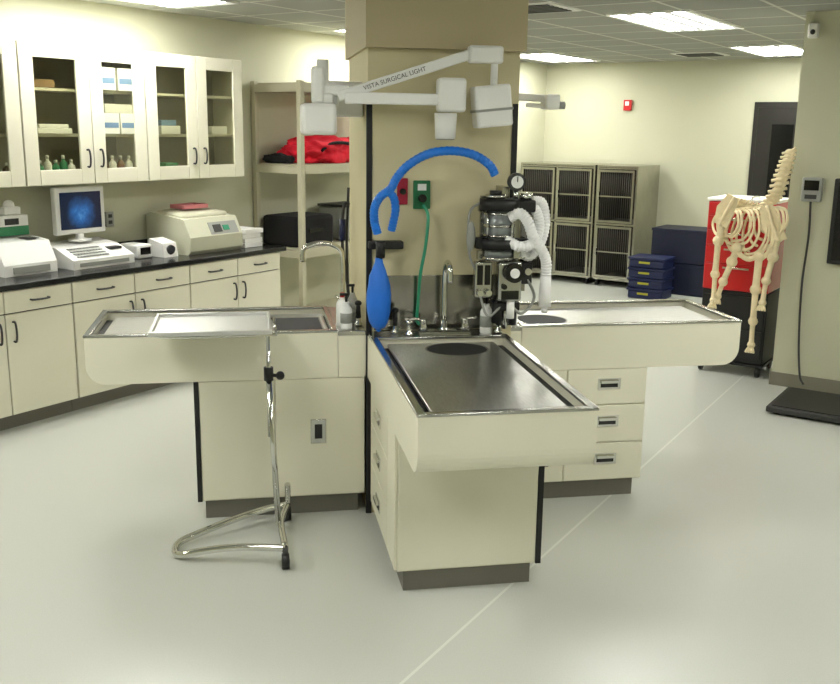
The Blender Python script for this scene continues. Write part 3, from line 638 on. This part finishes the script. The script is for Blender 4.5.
# ------------------------------------------------------------ red cart + skeleton
o=room('supply_cart','red drawer chest on a black wheeled stand','tool cart',4.16,.72)
M(redm).box(0,.5,0,.42,.66,1.34,.01).fin('chest',o,'glossy red metal chest'); M(tagw).box(-.01,.52,-.01,.43,1.341,1.365,.006).fin('top_board',o,'white top board')
for (z0,z1) in ((.67,.86),(.87,1.0),(1.01,1.12),(1.13,1.23),(1.24,1.33)):
    d=M(redm).box(.01,.49,-.014,-.001,z0,z1,.004).fin('drawer',o); M(chrome).box(.15,.35,-.026,-.014,z1-.03,z1-.015,.002).fin('handle',d)
k=M(black)
k.box(0,.5,0.02,.42,.1,.655,.006).box(-.01,.51,0,.43,.08,.1).box(.02,.48,.005,.02,.14,.36).box(.02,.48,.005,.02,.38,.62); k.fin('stand',o,'black lower cabinet of the cart')
for (x,y) in ((.03,.03),(.47,.03),(.03,.39),(.47,.39)): M(black).cyl((x-.012,y,.04),(x+.012,y,.04),.04).fin('caster',o)
def K(u,v,ds=0.): return (1.46+(u-808)*.0065+(v-200)*.00074, 3.93+ds, 1.39-(v-200)*.0073)
sk=thing('animal_skeleton','articulated cream bone skeleton propped against the red cart','skeleton',(0,0,0),-A)
def boneseg(k,p,q,r):
    p=Vector(p);q=Vector(q)
    k.tube([p,p.lerp(q,.12),p.lerp(q,.5),p.lerp(q,.88),q],lambda t:r*(1+.7*abs(2*t-1)**3),8,k=3)
    k.sph(p,r*1.7,n=8); k.sph(q,r*1.6,n=8)
sp_=smoothpath([K(794,154),K(790,166),K(785,180),K(778,196,.02),K(768,206,.04),K(754,210,.05),K(740,208,.05),K(729,206,.05)],6)
k=M(bone)
for i,p in enumerate(sp_):
    p=Vector(p)
    if i%2==0:
        g=.85+.25*min(1,i/12)
        k.sph(p,.038*g,.034*g,.024*g,10)
        k.cyl(p,p+Vector((.05,-.03,.035))*g,.013*g,.007,n=6); k.cyl(p+Vector((-.058,-.01,-.014))*g,p+Vector((.058,-.01,.014))*g,.012*g,n=6)
    else: k.sph(p,.022,.022,.022,8)
k.fin('spine',sk,'chunky chain of vertebrae')
k=M(bone); rnd=random.Random(8)
for i in range(12):
    f=i/11; top=Vector(K(780-4.8*i,208+.5*i,.05)); 
    dz=.2+.16*math.sin(math.pi*min(1,f*1.15))+rnd.uniform(-.03,.03); w=.085+.05*math.sin(math.pi*f)+rnd.uniform(-.01,.015)
    for sgn in (-1,1):
        k.tube([top,top+Vector((sgn*w*.7,-.06-sgn*.02,-.015)),top+Vector((sgn*w*1.08-.01,-.08-sgn*.05,-dz*.5)),top+Vector((sgn*w*.75-.015,-.09-sgn*.03,-dz*.9)),top+Vector((-.02+sgn*.02,-.1,-dz))],.0105,6,k=4)
k.fin('rib_cage',sk,'wide curved rib cage')
k=M(bone); k.tube([K(772,244,-.05),K(752,260,-.06),K(733,250,-.06)],.019,8).fin('sternum',sk)
for (a,b) in (((737,199),(720,228)),((772,206),(785,240))):
    p=Vector(K(a[0],a[1],-.07)); q=Vector(K(b[0],b[1],-.08)); k=M(bone); d=(q-p); n=Vector((d.z,0,-d.x)).normalized()
    k.prism([p-n*.035,p+n*.055,p.lerp(q,.5)+n*.085,q+n*.05,q-n*.055,p.lerp(q,.5)-n*.05],(0,.014,0)).tube([p,p.lerp(q,.5)+Vector((0,-.02,0)),q],.013,6); k.fin('scapula',sk)
for pts in ([(722,224),(717,244),(713,278),(711,305)],[(782,236),(777,256),(770,280),(766,302)],[(762,256),(758,290),(755,322),(753,346)],[(738,250),(732,264),(722,285),(716,300)]):
    k=M(bone)
    for i in range(3):
        boneseg(k,K(*pts[i],-.05-.01*i),K(*pts[i+1],-.06-.01*i),.0265-.004*i)
    e=Vector(K(*pts[3],-.08))
    for j in range(4): k.tube([e,e+Vector((-.02+.014*j,-.02,-.03)),e+Vector((-.03+.02*j,-.03,-.055))],.009,6,k=2)
    k.fin('leg',sk,'thick cream limb bones')
b0=K(750,209,.05)
M(chrome).tube([(b0[0],b0[1],b0[2]),(b0[0],b0[1],b0[2]+.06),(b0[0],b0[1]+.15,1.39),(b0[0],b0[1]+.22,1.372)],.007,8).fin('support_hook',sk,'thin steel hook')
# ------------------------------------------------------------ floor scale + display
o=room('floor_scale','low black platform scale lying on the floor','scale',3.22,1.5)
M(dgrey).box(0,.95,0,.62,.015,.055,.008).fin('platform',o); M(black).box(.03,.92,.03,.59,.0555,.062,.002).fin('rubber_mat',o)
k=M(black); 
for (x,y) in ((.06,.06),(.89,.06),(.06,.56),(.89,.56)): k.cyl((x,y,0),(x,y,.016),.025)
k.fin('foot',o)
o=room('scale_display','grey scale readout fixed to the wall with cable','display',BS-.001,1.49,1.38)
M(greyp).box(-.07,.07,-.05,0,0,.17,.012).fin('housing',o); M(blackg).box(-.05,.05,-.053,-.05,.08,.15).fin('screen',o); M(dgrey).box(-.04,.04,-.054,-.05,.02,.05).fin('keypad',o)
M(dgrey).tube([(0,-.03,0),(.01,-.03,-.25),(0,-.04,-.6),(.02,-.05,-1.0),(.06,-.1,-1.25),(.1,-.14,-1.31)],.008,8).fin('cable',o,'dark hanging cable')
o=room('wall_monitor','black framed dark panel on the wall','panel',BS-.001,1.64,.95); M(black).box(0,.5,-.05,0,0,.6,.01).fin('frame',o); M(blackg).box(.03,.47,-.053,-.05,.03,.57).fin('screen',o)
o=room('motion_sensor','small white sensor near the ceiling on the wall corner','sensor',BS-.001,1.36,2.5); M(whitep).box(-.0,.07,-.05,0,0,.1,.012).fin('housing',o); M(dgrey).sph((.035,-.05,.04),.018,n=10).fin('eye',o)
# ------------------------------------------------------------ world, camera
w=bpy.data.worlds.new('World'); SC.world=w; w.use_nodes=True; w.node_tree.nodes['Background'].inputs[0].default_value=(.9,1,.9,1); w.node_tree.nodes['Background'].inputs[1].default_value=.1
pi,ro,ya=.22002,.0139,.17877
fw=Vector((math.sin(ya)*math.cos(pi),math.cos(ya)*math.cos(pi),-math.sin(pi)))
r0=Vector((math.cos(ya),-math.sin(ya),0)); u0=r0.cross(fw)
r=r0*math.cos(ro)+u0*math.sin(ro); u=-r0*math.sin(ro)+u0*math.cos(ro)
cd=bpy.data.cameras.new('camera'); co=bpy.data.objects.new('camera',cd); SC.collection.objects.link(co)
co.matrix_world=Matrix(((r.x,u.x,-fw.x,-.10203),(r.y,u.y,-fw.y,-4.42054),(r.z,u.z,-fw.z,1.85661),(0,0,0,1)))
cd.sensor_fit='HORIZONTAL'; cd.sensor_width=36; cd.lens=957.854/840*36; cd.clip_start=.05
SC.camera=co
try: SC.view_settings.view_transform='Standard'
except Exception: pass
